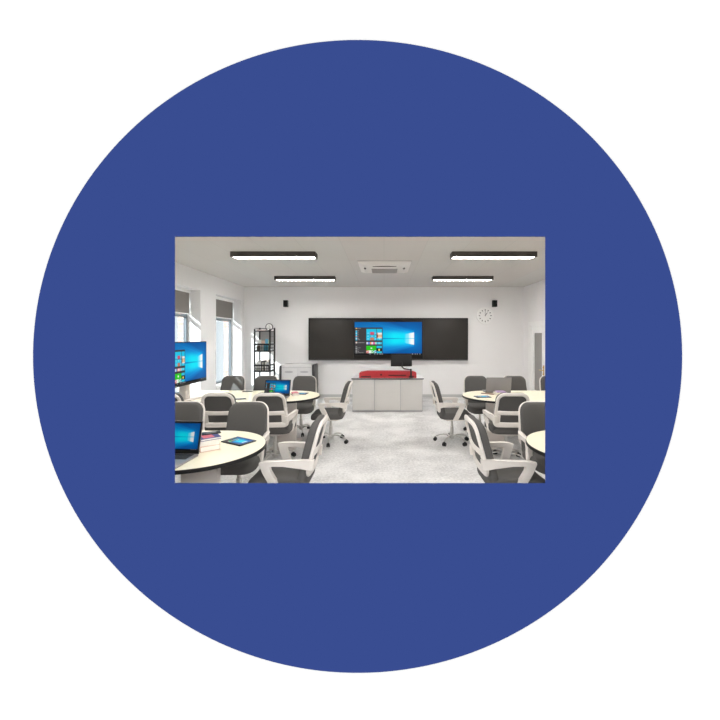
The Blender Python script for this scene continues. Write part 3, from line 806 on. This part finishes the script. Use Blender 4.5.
def book(x, y, z, rz, w_, d_, h_, cover, label, group, name='book', upright=False):
    t = thing(name, label, 'book', (x, y, z), rz, group)
    c_ = 0.003
    b = MB(); b.b2(-w_ / 2, w_ / 2, -d_ / 2, d_ / 2, 0, c_).b2(-w_ / 2, w_ / 2, -d_ / 2, d_ / 2, h_ - c_, h_).b2(-w_ / 2, -w_ / 2 + c_, -d_ / 2, d_ / 2, c_, h_ - c_)
    cv = b.build('cover', cover, t, smooth=False)
    MB().b2(-w_ / 2 + c_ + 0.0003, w_ / 2 - 0.006, -d_ / 2 + 0.004, d_ / 2 - 0.004, c_ + 0.0003, h_ - c_ - 0.0003).build('pages', M['paper'], t, smooth=False)
    return t
pink, navy, salmon, teal = plain('book_pink', 214, 112, 126), plain('book_navy', 52, 66, 128), plain('book_beige', 214, 176, 160), plain('book_teal', 70, 150, 160)
red_c, cream_c = plain('book_brown', 150, 112, 100), plain('book_cream', 235, 228, 215)
bxp, byp = -1.418, 2.89
book(bxp, byp, TZ + 0.0005, math.radians(38), 0.145, 0.21, 0.042, salmon, 'thick pale book at the bottom of the stack beside the front laptop', 'books stacked by the front laptop')
book(bxp + 0.004, byp + 0.005, TZ + 0.0435, math.radians(32), 0.145, 0.21, 0.040, cream_c, 'pale covered book in the middle of the stack beside the front laptop', 'books stacked by the front laptop')
tp = book(bxp + 0.002, byp, TZ + 0.0845, math.radians(40), 0.15, 0.21, 0.018, navy, 'pink and navy covered book on top of the stack beside the front laptop', 'books stacked by the front laptop')
MB().b2(-0.05, 0.03, -0.09, 0.03, 0.0181, 0.0186).build('cover_picture', pink, tp, smooth=False)
tablet(bxp + 0.01, byp + 0.045, math.radians(30), 'dark phone lying on top of the book stack on the front left table', 0.14, 0.075, 'phone', 'phone', z=TZ + 0.1035, lit=False)
bg = 'books on the back left table'
book(-1.36, 5.50, TZ + 0.0005, math.radians(30), 0.10, 0.14, 0.028, cream_c, 'pale book under the pink one beside the back left laptop', bg)
book(-1.36, 5.50, TZ + 0.029, math.radians(24), 0.09, 0.13, 0.016, pink, 'thin pink book on the pale one beside the back left laptop', bg)
bg = 'books on the back right table'
book(1.80, 5.58, TZ + 0.0005, math.radians(100), 0.14, 0.17, 0.035, cream_c, 'thick pale book in front of the grey laptop lid', bg)
book(1.80, 5.58, TZ + 0.036, math.radians(94), 0.11, 0.14, 0.016, plain('book_lilac', 176, 150, 190), 'thin lilac book on top, in front of the grey laptop lid', bg)
book(1.62, 5.62, TZ + 0.0005, math.radians(60), 0.05, 0.20, 0.008, red_c, 'thin brown notebook left of the pale book on the back right table', bg, name='notebook')

# ------------------------------------------------------------------ black rack in the corner
YR = 9.12; sR = F / YR
rx0, rx1 = (254.6 - 384) / sR, (270.0 - 384) / sR
rc, rw = (rx0 + rx1) / 2, (rx1 - rx0) / 2; rd = 0.38
t = thing('storage_rack', 'tall black metal rack with wire baskets in the far left corner', 'rack', (rc, YR, 0))
def rz_(py, Y=YR): return EYE - (py - 337) * Y / F
top = rz_(327.5)
for x_ in (-rw, rw):
    for y_ in (0, rd):
        MB().b2(x_ - 0.018, x_ + 0.018, y_ - 0.011, y_ + 0.011, 0.04, top if y_ else rz_(329)).build('post', M['black_metal'], t, smooth=False)
for x_ in (-rw, rw):
    for y_ in (0, rd):
        MB().lathe([(0.012, 0), (0.022, 0.006), (0.022, 0.03), (0.012, 0.04)], c=(x_, y_, 0), seg=12).build('foot', M['black'], t)
zs = rz_(331.0)
g = MB(); g.b2(-rw, rw, 0, rd, zs - 0.012, zs + 0.004)
g.tube([(-rw, 0, zs + 0.07), (rw, 0, zs + 0.07)], 0.005, 6); g.tube([(-rw, rd, zs + 0.07), (rw, rd, zs + 0.07)], 0.005, 6)
g.tube([(-rw, 0, zs + 0.07), (-rw, rd, zs + 0.07)], 0.005, 6); g.tube([(rw, 0, zs + 0.07), (rw, rd, zs + 0.07)], 0.005, 6)
g.build('top_shelf', M['black_metal'], t, smooth=False)
def basket(z0, z1):
    g = MB(); o_ = -0.05
    g.b2(-rw + 0.012, rw - 0.012, o_, rd - 0.012, z0, z0 + 0.008)
    for z_, r_ in ((z1, 0.010), (z0 + 0.01, 0.010), ((z0 + z1) / 2, 0.003)):
        e_ = 0.012 if z_ < z1 else 0.0
        g.tube([(-rw + 0.012, rd - 0.02, z_), (-rw + 0.012, o_ - 0.02, z_), (rw - 0.012, o_ - 0.02, z_), (rw - 0.012, rd - 0.02, z_)], r_ * 2.2, 6)
    for i in range(9):
        x_ = -rw + 0.02 + (2 * rw - 0.04) * i / 8
        g.tube([(x_, o_ - 0.02, z1), (x_, o_ - 0.02, z0)], 0.0055, 5, up=(0, 1, 0))
    for i in range(6):
        y_ = o_ + (rd + 0.02) * i / 6
        for x_ in (-rw + 0.012, rw - 0.012): g.tube([(x_, y_, z1), (x_, y_, z0)], 0.003, 5, up=(0, 1, 0))
    return g.build('basket', M['black_metal'], t)
B1 = (rz_(351.5), rz_(344.3)); B2 = (rz_(371.5), rz_(365.2)); B3 = (0.24, 0.42)
for b_ in (B1, B2, B3): basket(*b_)
for i in range(5): MB().tube([(rw, 0, 0.45 + i * 0.3), (rw, rd, 0.45 + i * 0.3)], 0.005, 6).build('side_rung', M['black_metal'], t)
MB().b2(-rw + 0.011, rw - 0.011, rd - 0.004, rd + 0.004, zs - 0.30, zs - 0.012).build('back_plate', plain('rack_grey_plate', 176, 172, 170), t, smooth=False)
# things in the rack
def leaflet(x, z, w_, h_, tilt, col, lab, grp, name='magazine', y=0.10, th=0.008, cat='magazine'):
    o = MB().box((0, 0, h_ / 2), (w_ * 0.8, th, h_), 0.001, rot=None).build(name, col, None, smooth=False)
    o.location = (rc + x * 0.82, YR + y, z); o.rotation_euler = (math.radians(tilt), 0, 0)
    tag(o, lab, cat, grp); return o
gm = 'magazines and boxes in the upper wire basket'
zb = B1[0] + 0.009
mg = [(-0.165, 0.11, 0.29, 'white magazine standing at the left of the upper basket', plain('mag_white', 236, 234, 230), 0.16),
      (-0.05, 0.11, 0.27, 'pale magazine with orange picture in the middle of the upper basket', plain('mag_orange', 226, 196, 176), 0.16),
      (0.055, 0.09, 0.31, 'bright blue magazine standing in the upper basket', plain('mag_blue', 120, 196, 226), 0.17),
      (0.145, 0.08, 0.28, 'pale green magazine at the right of the upper basket', plain('mag_green', 190, 214, 180), 0.16),
      (0.10, 0.12, 0.15, 'teal box low in the upper basket behind the wires', plain('box_teal', 60, 140, 160), 0.04),
      (-0.13, 0.10, 0.14, 'dark brown box low at the left of the upper basket', plain('box_brown', 96, 78, 66), 0.04),
      (-0.02, 0.10, 0.135, 'light grey box low in the middle of the upper basket', plain('box_grey', 190, 186, 182), 0.04)]
for x_, w_, h_, lab, m_, y_ in mg:
    bx_ = 'box' in lab
    leaflet(x_, zb, w_, h_, -8 if not bx_ else 0, m_, lab, gm, 'small_box' if bx_ else 'magazine', y_, 0.05 if bx_ else 0.010, 'box' if bx_ else 'magazine')
zb = B2[0] + 0.009
gm2 = 'books standing in the lower wire basket'
for i, (x_, th_, h_, col_, lab) in enumerate([(-0.19, 0.03, 0.24, (238, 236, 233), 'white file at the far left of the lower basket'), (-0.14, 0.028, 0.27, (224, 222, 220), 'pale grey file second from left in the lower basket'),
        (-0.09, 0.034, 0.23, (245, 244, 242), 'bright white file third from left in the lower basket'), (-0.04, 0.014, 0.26, (70, 70, 72), 'thin dark file in the middle of the lower basket'),
        (0.0, 0.03, 0.22, (214, 210, 204), 'pale beige file in the middle of the lower basket'), (0.045, 0.014, 0.27, (92, 90, 88), 'thin grey file right of the middle in the lower basket'),
        (0.09, 0.03, 0.23, (232, 230, 226), 'white file second from right in the lower basket'), (0.14, 0.03, 0.22, (206, 206, 206), 'light grey file at the right end of the lower basket')]):
    o = MB().b2(-th_ / 2, th_ / 2, 0, 0.2, 0, h_, 0.002).build('standing_file', plain('file_%d' % i, *col_), None)
    o.location = (rc + x_ * 0.82 + 0.01, YR - 0.02, zb); tag(o, lab, 'file', gm2)
o = MB().b2(-0.11, 0.11, 0, 0.03, 0, 0.17, 0.003).build('cardboard_panel', plain('panel_beige', 214, 200, 190), None)
o.location = (rc + 0.0, YR + 0.31, B2[0] + 0.009); o.scale = (1, 1, 1.7)
tag(o, 'beige panel standing at the back of the lower basket', 'panel')
p = P(269.3, 331.0, YR + 0.1)
ck2 = thing('desk_clock', 'small round silver clock standing on top of the black rack', 'clock', (p.x, YR + 0.10, zs + 0.004))
b = MB(); b.lathe([(0.0001, -0.02), (0.088, -0.02), (0.096, -0.012), (0.096, 0.014), (0.088, 0.02), (0.082, 0.014), (0.0001, 0.014)], seg=32)
bmesh.ops.transform(b.bm, matrix=Matrix.Translation((0, 0, 0.098)) @ ry, verts=b.bm.verts); b.build('clock_case', plain('clock_rim', 88, 84, 84, 0.3), ck2)
b = MB(); b.cyl((0, -0.0145, 0.098), (0, -0.017, 0.098), 0.078, seg=32); b.build('clock_face', M['clock_face'], ck2)
MB().box((0, -0.0185, 0.125), (0.006, 0.002, 0.055)).box((0.02, -0.0185, 0.098), (0.04, 0.002, 0.007)).build('hands', M['black'], ck2, smooth=False)
p = P(262, 331.0, YR + 0.1)
o = MB().b2(-0.11, 0.11, -0.06, 0.06, 0, 0.035, 0.004).build('flat_box', plain('flat_box_pale', 226, 206, 200), None)
o.location = (rc - 0.06, YR + 0.14, zs + 0.004); tag(o, 'flat pale pink box on the top shelf of the black rack', 'box')

# ------------------------------------------------------------------ charging cart
YC2 = 9.22; sC = F / YC2
cx0, cx1 = (281.2 - 384) / sC, (312.0 - 384) / sC; cc, cw = (cx0 + cx1) / 2, (cx1 - cx0) / 2
ch = EYE - (364.5 - 337) / sC
t = thing('charging_cart', 'light grey cabinet cart with two doors and dark rounded sides by the back wall', 'cabinet', (cc, YC2, 0))
MB().b2(-cw, cw, 0.012, 0.50, 0.10, ch, 0.015).build('body', M['cart'], t)
for sx in (-1, 1):
    dr = MB().b2(sx * 0.004, sx * (cw - 0.02), -0.006, 0.0115, 0.13, ch - 0.10, 0.006).build('door', M['cart'], t)
    pts = [(0.11 * math.cos(a_), 0.026 * math.sin(a_)) for a_ in [2 * PI * i / 24 for i in range(24)]]
    MB().prism(pts, -0.012, -0.0061, lambda a_, b_, h, sx=sx: (sx * cw * 0.5 + a_, h, ch - 0.19 + b_)).build('handle', M['cart_groove'], dr, smooth=False)
for sx in (-1, 1):
    wd_ = 0.07 if sx > 0 else 0.05
    MB().b2(sx * (cw + 0.001), sx * (cw + wd_), -0.03, 0.50, 0.08, ch + (0.0 if sx > 0 else -0.03), 0.03, 3).build('side_panel', M['cart_dark'], t)
for sx in (-1, 1):
    for y_ in (0.06, 0.44):
        MB().cyl((sx * (cw - 0.05) - 0.015, y_, 0.045), (sx * (cw - 0.05) + 0.015, y_, 0.045), 0.045).b2(sx * (cw - 0.05) - 0.02, sx * (cw - 0.05) + 0.02, y_ - 0.02, y_ + 0.02, 0.06, 0.10).build('wheel', M['black'], t)
MB().b2(-cw + 0.02, cw - 0.02, -0.002, 0.0115, ch - 0.085, ch - 0.075).build('drawer_line', M['cart_groove'], t, smooth=False)

# ------------------------------------------------------------------ light
d_ = Vector((1, 1, -0.85)).normalized()
tgt = Vector((-4.1, 6.75, 1.55))
sl = bpy.data.lights.new('low_sun', 'SPOT'); so = bpy.data.objects.new('low_sun', sl); COL.objects.link(so)
so.location = tgt - d_ * 60; so.rotation_euler = d_.to_track_quat('-Z', 'Y').to_euler()
sl.spot_size = math.radians(6.2); sl.spot_blend = 0.0; sl.shadow_soft_size = 0.15
sl.energy = 5.0 * 4 * PI * PI * 3600 * 4; sl.color = (1, 0.98, 0.95)
